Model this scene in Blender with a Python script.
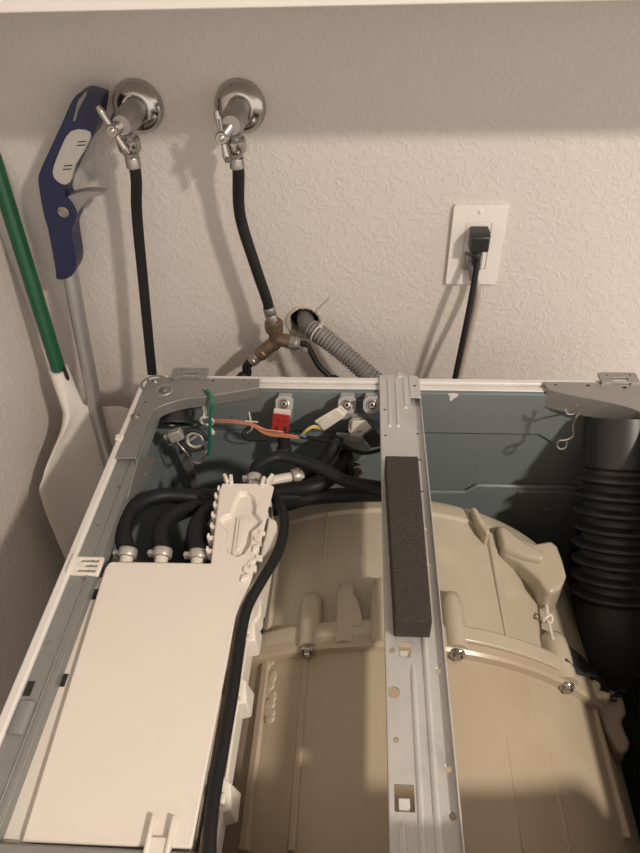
import bpy, math, random
from mathutils import Vector, Matrix
from mathutils.geometry import delaunay_2d_cdt
random.seed(7)
for o in list(bpy.data.objects): bpy.data.objects.remove(o)
scene = bpy.context.scene; col = scene.collection
sin, cos, pi = math.sin, math.cos, math.pi
V = Vector
H = 0.97            # height of the washer rim above the floor; all builders below use rim coordinates (z = 0 at the rim)

# ---------------------------------------------------------------- camera
F_PX = 657.6
YAW, PITCH, ROLL = 0.0767, 0.7219, -0.0344
CAM = V((-0.0504, -0.7038, 0.5324))
_f = V((-sin(YAW)*cos(PITCH), cos(YAW)*cos(PITCH), -sin(PITCH)))
_r0 = V((cos(YAW), sin(YAW), 0)); _u0 = _r0.cross(_f)
_r = _r0*cos(ROLL) + _u0*sin(ROLL); _u = -_r0*sin(ROLL) + _u0*cos(ROLL)
cd = bpy.data.cameras.new('camera'); cam = bpy.data.objects.new('camera', cd); col.objects.link(cam)
cd.sensor_fit = 'HORIZONTAL'; cd.sensor_width = 36; cd.lens = 36*F_PX/640; cd.clip_start = 0.01
M = Matrix((_r, _u, -_f)).transposed().to_4x4(); M.translation = CAM + V((0, 0, H)); cam.matrix_world = M
scene.camera = cam

# ---------------------------------------------------------------- world, lamp, exposure
w = bpy.data.worlds.new('room_light'); scene.world = w; w.use_nodes = True
bg = w.node_tree.nodes['Background']; bg.inputs[0].default_value = (1.0, 0.92, 0.835, 1); bg.inputs[1].default_value = 1.3
ld = bpy.data.lights.new('ceiling_lamp', 'AREA'); ld.shape = 'DISK'; ld.size = 0.16; ld.energy = 58; ld.color = (1.0, 0.885, 0.77);
lamp = bpy.data.objects.new('ceiling_lamp', ld); col.objects.link(lamp); lamp.location = (1.20, -1.40, 1.43 + H)
vs = scene.view_settings; vs.view_transform = 'Standard'; vs.look = 'None'; vs.gamma = 1; vs.exposure = 0.0; vs.use_curve_mapping = False

# ---------------------------------------------------------------- pixel -> point on a real plane
def ray(px, py): return _f + _r*((px-320)/F_PX) - _u*((py-426.5)/F_PX)
def _on(px, py, ax, v):
    d = ray(px, py); return CAM + d*((v-CAM[ax])/d[ax])
def PX(px, py, x): return _on(px, py, 0, x)
def PY(px, py, y): return _on(px, py, 1, y)
def PZ(px, py, z): return _on(px, py, 2, z)
TX, TZ = -0.01, -0.38
def PT(px, py, r):      # hits the tub cylinder (axis along y)
    d = ray(px, py); ox, oz = CAM.x-TX, CAM.z-TZ
    a = d.x*d.x+d.z*d.z; b = ox*d.x+oz*d.z; c = ox*ox+oz*oz-r*r
    t = (-b-math.sqrt(max(b*b-a*c, 0)))/a; return CAM+d*t

# ---------------------------------------------------------------- materials
def mat(name, c, rough=.5, metal=0, var=.06, vscale=12, bump=0, bscale=60, spec=None, coat=0, sss=0, dirt=None, dirt_amt=.5, dirt_scale=6):
    m = bpy.data.materials.new(name); m.use_nodes = True; nt = m.node_tree; N = nt.nodes; L = nt.links
    b = N['Principled BSDF']; b.inputs['Roughness'].default_value = rough; b.inputs['Metallic'].default_value = metal
    if spec is not None: b.inputs['Specular IOR Level'].default_value = spec
    if coat: b.inputs['Coat Weight'].default_value = coat
    if sss: b.inputs['Subsurface Weight'].default_value = sss; b.inputs['Subsurface Radius'].default_value = (.02, .012, .006)
    tc = N.new('ShaderNodeTexCoord'); no = N.new('ShaderNodeTexNoise'); no.inputs['Scale'].default_value = vscale; no.inputs['Detail'].default_value = 5
    L.new(tc.outputs['Object'], no.inputs['Vector'])
    mx = N.new('ShaderNodeMix'); mx.data_type = 'RGBA'
    lo = tuple(max(0, x*(1-var)) for x in c); hi = tuple(min(1, x*(1+var)) for x in c)
    mx.inputs[6].default_value = (*lo, 1); mx.inputs[7].default_value = (*hi, 1); L.new(no.outputs['Fac'], mx.inputs[0])
    out = mx.outputs[2]
    if dirt:
        n2 = N.new('ShaderNodeTexNoise'); n2.inputs['Scale'].default_value = dirt_scale; n2.inputs['Detail'].default_value = 8; n2.inputs['Roughness'].default_value = .65
        L.new(tc.outputs['Object'], n2.inputs['Vector'])
        rp = N.new('ShaderNodeMapRange'); rp.inputs[1].default_value = .55; rp.inputs[2].default_value = .75; rp.inputs[4].default_value = dirt_amt
        L.new(n2.outputs['Fac'], rp.inputs[0]); m2 = N.new('ShaderNodeMix'); m2.data_type = 'RGBA'
        L.new(rp.outputs[0], m2.inputs[0]); L.new(out, m2.inputs[6]); m2.inputs[7].default_value = (*dirt, 1); out = m2.outputs[2]
    L.new(out, b.inputs['Base Color'])
    if bump:
        n3 = N.new('ShaderNodeTexNoise'); n3.inputs['Scale'].default_value = bscale; n3.inputs['Detail'].default_value = 4; L.new(tc.outputs['Object'], n3.inputs['Vector'])
        bp = N.new('ShaderNodeBump'); bp.inputs['Strength'].default_value = bump; bp.inputs['Distance'].default_value = .003
        L.new(n3.outputs['Fac'], bp.inputs['Height']); L.new(bp.outputs[0], b.inputs['Normal'])
    return m
def wall_mat():
    m = bpy.data.materials.new('textured_wall_paint'); m.use_nodes = True; nt = m.node_tree; N = nt.nodes; L = nt.links
    b = N['Principled BSDF']; b.inputs['Roughness'].default_value = .55
    tc = N.new('ShaderNodeTexCoord')
    n0 = N.new('ShaderNodeTexNoise'); n0.inputs['Scale'].default_value = 3; n0.inputs['Detail'].default_value = 3
    mx = N.new('ShaderNodeMix'); mx.data_type = 'RGBA'; mx.inputs[6].default_value = (.60, .555, .52, 1); mx.inputs[7].default_value = (.65, .60, .56, 1)
    L.new(tc.outputs['Object'], n0.inputs['Vector']); L.new(n0.outputs['Fac'], mx.inputs[0]); L.new(mx.outputs[2], b.inputs['Base Color'])
    # knock-down splatter: soft edged islands of plaster
    n1 = N.new('ShaderNodeTexNoise'); n1.inputs['Scale'].default_value = 125; n1.inputs['Detail'].default_value = 2.5; n1.inputs['Roughness'].default_value = .55; n1.inputs['Distortion'].default_value = .6
    L.new(tc.outputs['Object'], n1.inputs['Vector'])
    r1 = N.new('ShaderNodeMapRange'); r1.interpolation_type = 'SMOOTHSTEP'; r1.inputs[1].default_value = .46; r1.inputs[2].default_value = .60; L.new(n1.outputs['Fac'], r1.inputs[0])
    n2 = N.new('ShaderNodeTexNoise'); n2.inputs['Scale'].default_value = 260; n2.inputs['Detail'].default_value = 2; L.new(tc.outputs['Object'], n2.inputs['Vector'])
    ad = N.new('ShaderNodeMath'); ad.operation = 'MULTIPLY_ADD'; ad.inputs[1].default_value = .25
    L.new(n2.outputs['Fac'], ad.inputs[0]); L.new(r1.outputs[0], ad.inputs[2])
    bp = N.new('ShaderNodeBump'); bp.inputs['Strength'].default_value = .42; bp.inputs['Distance'].default_value = .0011
    L.new(ad.outputs[0], bp.inputs['Height']); L.new(bp.outputs[0], b.inputs['Normal'])
    return m
MT = dict(
    wall=wall_mat(),
    shelf=mat('white_shelf_paint', (.80, .76, .72), .45, var=.02),
    floor=mat('grey_floor', (.35, .32, .29), .6, var=.15),
    white=mat('white_enamel', (.72, .70, .67), .35, var=.03, dirt=(.45, .40, .33), dirt_amt=.35, dirt_scale=25),
    panel=mat('blue_grey_panel', (.20, .235, .24), .45, metal=.15, var=.10, vscale=7, dirt=(.26, .29, .29), dirt_amt=.4),
    steel=mat('galvanised_steel', (.32, .315, .30), .42, metal=.55, var=.10, vscale=30, dirt=(.26, .255, .24), dirt_amt=.4, dirt_scale=30),
    brace=mat('bright_galvanised_steel', (.60, .60, .585), .36, metal=.5, var=.08, vscale=22, dirt=(.33, .33, .31), dirt_amt=.4, dirt_scale=18),
    flange=mat('grey_flange_steel', (.28, .285, .275), .45, metal=.4, var=.10, vscale=25),
    foam=mat('brown_grey_foam', (.050, .042, .037), .95, var=.35, vscale=420, bump=1.0, bscale=500),
    tub=mat('beige_tub_plastic', (.45, .395, .305), .28, var=.10, vscale=6, dirt=(.63, .57, .45), dirt_amt=.45, dirt_scale=9, bump=.08, bscale=40),
    tubfront=mat('tan_tub_plastic', (.42, .345, .25), .28, var=.10, vscale=5, dirt=(.56, .49, .37), dirt_amt=.35, dirt_scale=7, bump=.08, bscale=40),
    tubdark=mat('brown_bracket_plastic', (.26, .20, .15), .5, var=.15),
    cream=mat('cream_plastic', (.76, .705, .64), .34, var=.03, vscale=8, dirt=(.72, .60, .45), dirt_amt=.25, dirt_scale=7),
    ivory=mat('white_nylon', (.74, .69, .61), .45, var=.05),
    black=mat('black_rubber', (.011, .011, .012), .5, var=.25, vscale=20, spec=.28),
    blackp=mat('black_plastic', (.022, .022, .023), .35, var=.2),
    bellows=mat('dark_rubber_bellows', (.026, .025, .027), .42, var=.2),
    chrome=mat('chrome', (.47, .45, .42), .17, metal=1, var=.12, vscale=30, dirt=(.36, .33, .29), dirt_amt=.6, dirt_scale=40),
    satin=mat('satin_metal', (.37, .355, .33), .34, metal=.9, var=.12, vscale=40),
    brass=mat('dull_brass', (.19, .135, .095), .42, metal=.7, var=.18, vscale=60),
    corr=mat('grey_drain_hose', (.19, .18, .17), .5, var=.06),
    plaster=mat('broken_plaster', (.50, .44, .37), .9, var=.35, vscale=160, bump=.8, bscale=300),
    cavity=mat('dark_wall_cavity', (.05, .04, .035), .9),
    plate=mat('outlet_plate_plastic', (.78, .74, .70), .35, var=.02),
    slot=mat('dark_slot', (.02, .02, .02), .8),
    greyplug=mat('grey_plug_rubber', (.24, .225, .21), .5, var=.08),
    taupe=mat('taupe_cord', (.33, .27, .24), .5, var=.08),
    green=mat('green_handle_paint', (.004, .080, .032), .35, var=.12),
    paddle=mat('white_blade_plastic', (.72, .68, .63), .45, var=.05, dirt=(.55, .49, .42), dirt_amt=.5, dirt_scale=14),
    blue=mat('navy_plastic', (.010, .015, .058), .42, var=.12),
    grip=mat('grey_grip_pad', (.42, .405, .375), .55, var=.05),
    trig=mat('grey_trigger', (.24, .23, .215), .42, var=.08),
    alu=mat('aluminium_tube', (.42, .41, .40), .38, metal=.75, var=.06),
    red=mat('red_connector', (.40, .035, .030), .4, var=.08),
    wgreen=mat('green_wire', (.010, .18, .12), .4), worange=mat('orange_wire', (.60, .25, .13), .4), wred=mat('salmon_wire', (.50, .20, .15), .4),
    wyellow=mat('yellow_wire', (.65, .52, .13), .4), wblue=mat('blue_plastic', (.10, .16, .30), .4),
    valve=mat('grey_valve_plastic', (.34, .34, .325), .5, var=.08), clamp=mat('dull_clamp', (.50, .48, .44), .4, metal=.45, var=.1),
    weld=mat('bright_weld', (.85, .85, .83), .35, var=.02),
    tie=mat('clear_nylon', (.55, .51, .45), .4, var=.05),
)

# ---------------------------------------------------------------- mesh builder
def smooth_path(pts, n=8):
    P = [V(p) for p in pts]
    if len(P) < 3: return P
    Q = [P[0]*2-P[1]] + P + [P[-1]*2-P[-2]]; out = []
    for i in range(1, len(Q)-2):
        p0, p1, p2, p3 = Q[i-1:i+3]
        for k in range(n):
            t = k/n
            out.append(.5*((2*p1)+(p2-p0)*t+(2*p0-5*p1+4*p2-p3)*t*t+(3*p1-p0-3*p2+p3)*t**3))
    out.append(P[-1]); return out
def frame(d):
    d = d.normalized(); a = V((0, 0, 1)) if abs(d.z) < .9 else V((1, 0, 0))
    u = d.cross(a).normalized(); return u, d.cross(u).normalized()
class MB:
    def __init__(s): s.v = []; s.f = []
    def add(s, vs_, fs):
        n = len(s.v); s.v += [V(p) for p in vs_]; s.f += [tuple(i+n for i in f) for f in fs]; return s
    def box(s, lo, hi):
        x0, y0, z0 = lo; x1, y1, z1 = hi
        return s.add([(x0,y0,z0),(x1,y0,z0),(x1,y1,z0),(x0,y1,z0),(x0,y0,z1),(x1,y0,z1),(x1,y1,z1),(x0,y1,z1)],
                     [(0,3,2,1),(4,5,6,7),(0,1,5,4),(1,2,6,5),(2,3,7,6),(3,0,4,7)])
    def obox(s, c, ax, ay, az, sx, sy, sz):     # oriented box, half sizes
        c = V(c); ax, ay, az = V(ax).normalized()*sx, V(ay).normalized()*sy, V(az).normalized()*sz
        P = [c+ax*i+ay*j+az*k for k in (-1,1) for i, j in ((-1,-1),(1,-1),(1,1),(-1,1))]
        return s.add(P, [(0,3,2,1),(4,5,6,7),(0,1,5,4),(1,2,6,5),(2,3,7,6),(3,0,4,7)])
    def loft(s, rings, cap=True, closed=True):
        n = len(rings[0]); fs = []; vs_ = [p for r in rings for p in r]
        for i in range(len(rings)-1):
            for j in range(n if closed else n-1):
                k = (j+1) % n; fs.append((i*n+j, i*n+k, (i+1)*n+k, (i+1)*n+j))
        if cap: fs += [tuple(range(n-1, -1, -1)), tuple((len(rings)-1)*n+j for j in range(n))]
        return s.add(vs_, fs)
    def tube(s, path, r, n=12, smooth=True, sub=8, flat=1.0, cap=True):
        P = smooth_path(path, sub) if smooth else [V(p) for p in path]
        R = r if isinstance(r, (list, tuple)) else None
        u = None; rings = []
        for i, p in enumerate(P):
            d = (P[min(i+1, len(P)-1)]-P[max(i-1, 0)])
            if d.length < 1e-9: d = V((0, 0, 1))
            d.normalize()
            if u is None: u, w_ = frame(d)
            else:
                u = (u-d*u.dot(d)); u.normalize(); w_ = d.cross(u)
            t = i/max(1, len(P)-1)
            if R:
                k = t*(len(R)-1); a = int(min(k, len(R)-2)) if len(R) > 1 else 0; rr = R[a]+(R[a+1]-R[a])*(k-a)
            else: rr = r
            rings.append([p+(u*cos(2*pi*j/n)+w_*sin(2*pi*j/n)*flat)*rr for j in range(n)])
        return s.loft(rings, cap)
    def lathe(s, o, d, prof, n=24, a0=0, a1=None, cap=True):   # prof: (distance along d, radius)
        o = V(o); d = V(d).normalized(); u, w_ = frame(d); full = a1 is None
        k = n if full else n+1; rings = []
        for h, r in prof:
            r = max(r, 1e-5)
            rings.append([o+d*h+(u*cos(a0+((2*pi if full else a1-a0)*j/n))+w_*sin(a0+((2*pi if full else a1-a0)*j/n)))*r for j in range(k)])
        return s.loft(rings, cap and full, full)
    def plate(s, outline, holes, fn, w0, w1):   # 2-D outline with holes -> slab; fn(u, v, w) -> point
        pts = []; edges = []; loops = []
        for lp in [outline]+list(holes):
            b = len(pts); pts += [V((p[0], p[1])) for p in lp]; edges += [(b+i, b+(i+1) % len(lp)) for i in range(len(lp))]
        vo, eo, fo, *_ = delaunay_2d_cdt(pts, edges, [], 1, 1e-7)
        def inside(p, lp):
            c = False; j = len(lp)-1
            for i in range(len(lp)):
                if (lp[i][1] > p.y) != (lp[j][1] > p.y) and p.x < (lp[j][0]-lp[i][0])*(p.y-lp[i][1])/(lp[j][1]-lp[i][1])+lp[i][0]: c = not c
                j = i
            return c
        ctr_ = lambda f: (vo[f[0]]+vo[f[1]]+vo[f[2]])/3
        fo = [f for f in fo if inside(ctr_(f), outline) and not any(inside(ctr_(f), h) for h in holes)]
        b = len(s.v); k = len(vo)
        P = [fn(p.x, p.y, w1) for p in vo]+[fn(p.x, p.y, w0) for p in vo]
        fs = [tuple(f) for f in fo]+[tuple(k+i for i in reversed(f)) for f in fo]
        cnt = {}
        for f in fo:
            for i in range(len(f)): cnt[(f[i], f[(i+1) % len(f)])] = 1
        for (i, j) in cnt:
            if (j, i) not in cnt: fs.append((j, i, k+i, k+j))
        return s.add(P, fs)
    def obj(s, name, m, parent=None, bevel=0, ang=35, seg=2, solid=0, sub=0):
        base = V((0, 0, -H)); p = parent
        if p is not None:
            while p.parent: p = p.parent
            base = p.location - V((0, 0, H)) - V((0, 0, 0))
            base = V(p['base'])
        me = bpy.data.meshes.new(name)
        off = V((0, 0, 0)) if parent is None else base
        ctr = V((0, 0, 0))
        if parent is None:                       # origin at the bottom centre of a one-mesh thing
            xs = [v.x for v in s.v]; ys = [v.y for v in s.v]; zs = [v.z for v in s.v]
            off = V(((min(xs)+max(xs))/2, (min(ys)+max(ys))/2, min(zs)))
        me.from_pydata([tuple(v-off) for v in s.v], [], s.f); me.validate(); me.update()
        import bmesh
        bm = bmesh.new(); bm.from_mesh(me); bmesh.ops.recalc_face_normals(bm, faces=bm.faces); bm.to_mesh(me); bm.free()
        me.materials.append(MT[m] if isinstance(m, str) else m)
        me.polygons.foreach_set('use_smooth', [True]*len(me.polygons)); me.set_sharp_from_angle(angle=math.radians(ang))
        o = bpy.data.objects.new(name, me); col.objects.link(o)
        if parent is None: o.location = off+V((0, 0, H)); o['base'] = list(off)
        else: o.parent = parent
        if bevel:
            b = o.modifiers.new('bevel', 'BEVEL'); b.width = bevel; b.segments = seg; b.limit_method = 'ANGLE'; b.angle_limit = math.radians(40)
            b.harden_normals = False
        if sub: q = o.modifiers.new('sub', 'SUBSURF'); q.levels = sub; q.render_levels = sub
        return o
def thing(name, label, cat, base, group=None):
    o = bpy.data.objects.new(name, None); col.objects.link(o); o.empty_display_size = .05
    o.location = V(base)+V((0, 0, H)); o['base'] = list(base); o['label'] = label; o['category'] = cat
    if group: o['group'] = group
    return o
def tag(o, label, cat, group=None):
    o['label'] = label; o['category'] = cat
    if group: o['group'] = group
    return o
def struct(o): o['kind'] = 'structure'; return o
XY = lambda x, y, z: V((x, y, z))
XZ = lambda x, z, y: V((x, y, z))
def circ(cx, cy, r, n=14): return [(cx+r*cos(2*pi*i/n), cy+r*sin(2*pi*i/n)) for i in range(n)]
def rect(x0, y0, x1, y1): return [(x0, y0), (x1, y0), (x1, y1), (x0, y1)]
def rrect(x0, y0, x1, y1, r, n=4):
    out = []
    for cx, cy, a in ((x1-r, y0+r, -pi/2), (x1-r, y1-r, 0), (x0+r, y1-r, pi/2), (x0+r, y0+r, pi)):
        out += [(cx+r*cos(a+pi/2*i/n), cy+r*sin(a+pi/2*i/n)) for i in range(n+1)]
    return out
def screw(name, p, d, r, parent, m='satin', h=None):
    h = h or r*.9; b = MB(); b.lathe(p, d, [(-.001, r), (h*.22, r), (h*.3, r*.95)], 16)
    b.lathe(p, d, [(0, r*.66), (h*.85, r*.66), (h, r*.5)], 6)
    b.lathe(V(p)+V(d).normalized()*h*.95, d, [(0, r*.26), (h*.15, r*.2)], 6)
    return b.obj(name, m, parent, ang=30)

# ================================================================ the setting
WY, LX = 0.1365, -0.552
hc = PY(304, 322, WY); hx, hz = hc.x, hc.z
b = MB()
n = 40
ring = [(hx+(.0245+random.uniform(-.0016, .0022))*cos(2*pi*i/n), hz+(.0245+random.uniform(-.0016, .0022))*sin(2*pi*i/n)) for i in range(n)]
b.plate(rect(LX, -H, 3.6, 1.45), [ring], XZ, WY+.10, WY)
struct(b.obj('wall_back', 'wall', ang=20))
b = MB(); b.box((LX-.1, -2.6, -H), (LX, WY+.1, 1.45)); struct(b.obj('wall_left', 'wall'))
b = MB(); b.box((LX-.1, -4.2, -H-.05), (3.6, WY+.1, -H)); struct(b.obj('floor', 'floor'))
b = MB(); b.box((LX-.1, -4.2, 1.45), (3.6, WY+.1, 1.50)); struct(b.obj('ceiling', 'shelf'))
# rough plaster collar round the hole and the dark cavity behind it
t = thing('wall_hole_collar', 'ragged broken plaster edge around the drain hole in the wall', 'plaster edge', (hx, WY, hz-.03))
rings = []
for rr, yy in ((.0285, 0), (.0265, -.0022), (.0235, -.0015), (.0215, .004), (.0225, .02)):
    rings.append([V((hx+(rr+random.uniform(-.0013, .0016))*cos(2*pi*i/n), WY+yy+random.uniform(-.0007, .0007), hz+(rr+random.uniform(-.0013, .0016))*sin(2*pi*i/n))) for i in range(n)])
b = MB(); b.loft(rings, cap=False); b.obj('plaster_rim', 'plaster', t, ang=80)
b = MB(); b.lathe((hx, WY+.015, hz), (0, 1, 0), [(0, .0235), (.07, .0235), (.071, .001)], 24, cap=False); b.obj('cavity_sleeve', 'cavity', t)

# shelf: its front edge crosses the top of the picture
SD = .228; sz = .4017+.155*SD
b = MB(); b.box((LX, WY-SD, sz), (1.4, WY, sz+.019)); o = b.obj('wall_shelf', 'shelf', bevel=.0012)
tag(o, 'white painted shelf board across the wall above the faucets', 'shelf')

# ================================================================ faucets
def faucet(ep, hp, ha, label, op):
    c = PY(*ep, WY); t = thing('wall_faucet', label, 'faucet', (c.x, WY, c.z-.06), 'washer supply faucets')
    d = (0, -1, 0)
    b = MB(); b.lathe(c, d, [(0, .0308), (.002, .0312), (.006, .0300), (.011, .0262), (.0145, .020), (.016, .016), (.0155, .0135)], 48); b.obj('escutcheon', 'chrome', t, ang=50)
    b = MB(); b.lathe(c, d, [(.012, .0125), (.034, .0125), (.036, .0145), (.066, .0145), (.069, .0125), (.074, .0105)], 32)
    oc = V((c.x-.001, WY-.058, c.z))
    b.lathe(oc, (0, 0, -1), [(0, .0095), (.020, .0095), (.022, .0085)], 24)
    b.obj('valve_body', 'satin', t, ang=40)
    h = PY(*hp, WY-.078)
    b = MB(); b.lathe(V((c.x, WY-.064, c.z)), V(h)-V((c.x, WY-.064, c.z)), [(0, .0085), ((V(h)-V((c.x, WY-.064, c.z))).length, .0065)], 20)
    b.obj('stem', 'satin', t)
    b = MB(); b.lathe(h, d, [(-.004, .0072), (.004, .0072), (.0055, .006), (.0055, .0035), (.0075, .003), (.008, .001)], 20)
    u = V((-sin(ha), 0, cos(ha)))
    for s_ in (1, -1):
        b.tube([h+u*s_*.004, h+u*s_*.012, h+u*s_*.021, h+u*s_*.028], [.0030, .0036, .0043, .0028], 12)
    b.obj('tee_handle', 'chrome', t, ang=45)
    b = MB(); b.lathe(oc+V((0, 0, -.018)), (0, 0, -1), [(0, .0115), (.003, .0135), (.013, .0135), (.016, .012)], 12)
    b.obj('hose_nut', 'chrome', t, ang=30)
    return oc+V((0, 0, -.033))
e1 = faucet((138.5, 106), (113, 130), .42, 'chrome wall faucet above the straight black hose, beside the blue grabber handle', None)
e2 = faucet((240.5, 106), (222, 137), .10, 'chrome wall faucet feeding the hose that bends to the brass splitter', None)
def ferrule(parent, p, d, r, L_):
    b = MB(); b.lathe(p, d, [(0, r*.92), (.002, r), (L_*.45, r), (L_*.5, r*.93), (L_*.55, r), (L_-.001, r), (L_, r*.9)], 20); return b.obj('ferrule', 'satin', parent, ang=30)
# hose 1
pts = [e1+V((0, 0, .006)), e1+V((0, 0, -.03)), PY(137, 215, .086), PY(144, 290, .082), PY(152, 372, .07), PY(156, 400, .06), V((-.352, .06, -.3)), V((-.34, .05, -.6))]
t = thing('supply_hose', 'straight black rubber hose hanging from the faucet nearest the grabber', 'hose', pts[-1], 'black supply hoses')
b = MB(); b.tube(pts, .0069, 16); b.obj('rubber_tube', 'black', t)
ferrule(t, e1+V((0, 0, .006)), (0, 0, -1), .0088, .026)
# brass splitter
yb = .085
nt_ = PY(274, 326, yb); jc = PY(276, 341, yb); la = PY(262, 353, yb-.004); ra = PY(294, 343, yb-.006)
t = thing('hose_splitter', 'dull brass Y splitter joining hoses below the second faucet', 'splitter', jc+V((0, 0, -.03)))
b = MB(); b.lathe(nt_+V((0, 0, .009)), (0, 0, -1), [(0, .0105), (.002, .0132), (.007, .0132), (.0078, .0118), (.009, .0134), (.017, .0128), (.019, .009)], 10); b.obj('swivel_nut', 'brass', t, ang=25)
b = MB(); b.tube([nt_, jc, (jc+la)/2], [.0098, .0108, .0102], 16); b.tube([jc+V((0, 0, .005)), ra], [.0102, .0095], 16, smooth=False); b.tube([jc, la], [.0102, .0095], 16, smooth=False); b.obj('y_body', 'brass', t, ang=50)
dl = (la-jc).normalized(); dr = (ra-jc).normalized()
b = MB(); b.lathe(la-dl*.006, dl, [(0, .0098), (.002, .0108), (.010, .0108), (.013, .0085)], 10); b.obj('coupling', 'brass', t, ang=25)
b = MB(); b.lathe(ra-dr*.006, dr, [(0, .0095), (.002, .0108), (.011, .0108), (.013, .009), (.017, .0085)], 12); b.obj('coupling', 'satin', t, ang=25)
# hose 2 from faucet to splitter
e2b = nt_+V((-.0055, 0, .030))
pts = [e2+V((0, 0, .006)), e2+V((.001, 0, -.022)), PY(240, 215, .088), PY(255, 265, .087), PY(267, 300, .086), e2b]
t = thing('supply_hose', 'black rubber hose bending from the second faucet to the brass splitter', 'hose', nt_, 'black supply hoses')
b = MB(); b.tube(pts, .0074, 16); b.obj('rubber_tube', 'black', t)
ferrule(t, e2+V((0, 0, .006)), (0, 0, -1), .0088, .026); ferrule(t, e2b+V((0, 0, .001)), nt_-e2b, .0086, .024)
# branch hoses below the splitter
s0 = la+dl*.006
pts = [s0, s0+dl*.025, PY(247, 374, .075), PY(240, 392, .066), V((-.21, .06, -.3)), V((-.2, .05, -.6))]
t = thing('branch_hose', 'black hose leaving the left arm of the brass splitter', 'hose', pts[-1])
b = MB(); b.tube(pts, .0068, 14); b.obj('rubber_tube', 'black', t); ferrule(t, s0, dl, .0084, .016)
s1 = ra+dr*.010
pts = [s1-dr*.004, s1+dr*.008, s1+dr*.014+V((0, 0, -.010)), PY(319, 366, .068), PY(330, 377, .062), PY(340, 392, .055), V((-.06, .055, -.3)), V((-.05, .05, -.6))]
t = thing('branch_hose', 'thin dark hose leaving the right arm of the brass splitter', 'hose', pts[-1])
b = MB(); b.tube(pts, .0042, 14); b.obj('rubber_tube', 'black', t)
screw('clamp_screw', PY(305, 350, .068), (0.2, -1, .3), .0042, t, 'satin')

# drain hose out of the wall
dp = smooth_path([V((hx+.001, WY+.055, hz+.004)), V((hx+.003, WY-.002, hz+.001)), PY(318, 333, .100), PY(340, 350, .078), PY(366, 373, .060), PY(386, 395, .052), V((-.005, .05, -.16)), V((.0, .05, -.3)), V((0, .048, -.6))], 40)
t = thing('drain_hose', 'grey corrugated drain hose entering the hole in the wall', 'hose', dp[-1])
b = MB(); b.tube(dp[:75], .0128, 20, smooth=False); b.obj('smooth_cuff', 'corr', t)
L_ = 0; R_ = []; P_ = dp[70:]
fine = []
for i in range(len(P_)-1):
    k = max(1, int((P_[i+1]-P_[i]).length/.0006)); fine += [P_[i].lerp(P_[i+1], q/k) for q in range(k)]
for i in range(len(fine)):
    if i: L_ += (fine[i]-fine[i-1]).length
    R_.append(.0130+.0015*cos(2*pi*L_/.0052))
b = MB(); b.tube(fine, R_, 18, smooth=False); b.obj('corrugated_tube', 'corr', t, ang=80)
# cable tie with a long tail
zc = PY(316, 335, .098); zd = (dp[100]-dp[84]).normalized(); u, w_ = frame(zd)
t = thing('cable_tie', 'clear cable tie with long tail round the grey drain hose', 'cable tie', zc+V((0, 0, -.02)))
b = MB(); zi = min(range(len(dp)), key=lambda i: (dp[i]-zc).length); zc = dp[zi]
b.tube([zc+(u*cos(a)+w_*sin(a))*.0152 for a in [2*pi*i/24 for i in range(25)]], .0013, 6, smooth=False); b.obj('loop', 'tie', t)
hd = zc+V((.004, -.004, .0145))
b = MB(); b.obox(hd, (1, 0, 0), (0, 1, 0), (0, 0, 1), .003, .003, .0025); b.obj('head', 'tie', t, bevel=.0008)
b = MB(); b.tube([hd, PY(330, 308, .106), PY(343, 293, .112)], .0012, 6); b.obj('tail', 'tie', t)

# ================================================================ outlet and cords
oc = (PY(453.5, 204.5, WY)+PY(509, 204.5, WY)+PY(443, 281.5, WY)+PY(497.5, 282, WY))/4
t = thing('wall_outlet', 'white rectangular wall outlet plate with two cords plugged in', 'outlet', (oc.x, WY, oc.z-.057))
b = MB(); b.plate(rrect(oc.x-.035, oc.z-.0572, oc.x+.035, oc.z+.0572, .003), [rrect(oc.x-.0168, oc.z-.0335, oc.x+.0168, oc.z+.0335, .0012)], XZ, WY, WY-.0055); b.obj('cover_plate', 'plate', t, bevel=.0022, seg=3)
b = MB(); b.box((oc.x-.0163, WY-.0050, oc.z-.033), (oc.x+.0163, WY, oc.z+.033)); ins = b.obj('receptacle', 'plate', t, bevel=.0008)
for dz in (.0165, -.0165):
    for sx in (-.0063, .0063):
        b = MB(); b.box((oc.x+sx-.0008, WY-.0052, oc.z+dz-.001), (oc.x+sx+.0008, WY-.0045, oc.z+dz+.007)); b.obj('slot', 'slot', ins)
for dz in (.0485, -.0485):
    b = MB(); b.lathe((oc.x, WY-.005, oc.z+dz), (0, -1, 0), [(0, .0031), (.0012, .0031), (.002, .0022), (.0021, .0005)], 16); b.obj('screw', 'plate', t)
# black right-angle plug
pc = V((oc.x+.0005, WY-.024, oc.z+.0165))
t = thing('power_cord', 'black cord with an angular plug in the upper socket', 'power cord', (pc.x-.02, .05, -.6), 'cords in the wall outlet')
b = MB(); b.loft([[V((pc.x+sx*wx, yy, pc.z+zc_+sz_*wz)) for sx, sz_ in ((-1,-1),(1,-1),(1,1),(-1,1))] for yy, wx, wz, zc_ in ((WY-.005, .0115, .0125, 0), (WY-.022, .0125, .0125, 0), (WY-.030, .0120, .0115, -.001), (WY-.033, .0105, .0095, -.001))]); b.obj('plug', 'blackp', t, bevel=.0012)
k0 = V((pc.x, WY-.021, pc.z-.012))
b = MB()
for i in range(4): b.lathe(k0+V((-.0004*i, -.0003*i, -.0055*i)), (-.08, -.05, -1), [(0, .0068-.0006*i), (.0012, .0074-.0006*i), (.0036, .0074-.0006*i), (.0042, .0056-.0005*i), (.0058, .0056-.0005*i)], 16)
b.obj('strain_relief', 'blackp', t, ang=30)
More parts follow.
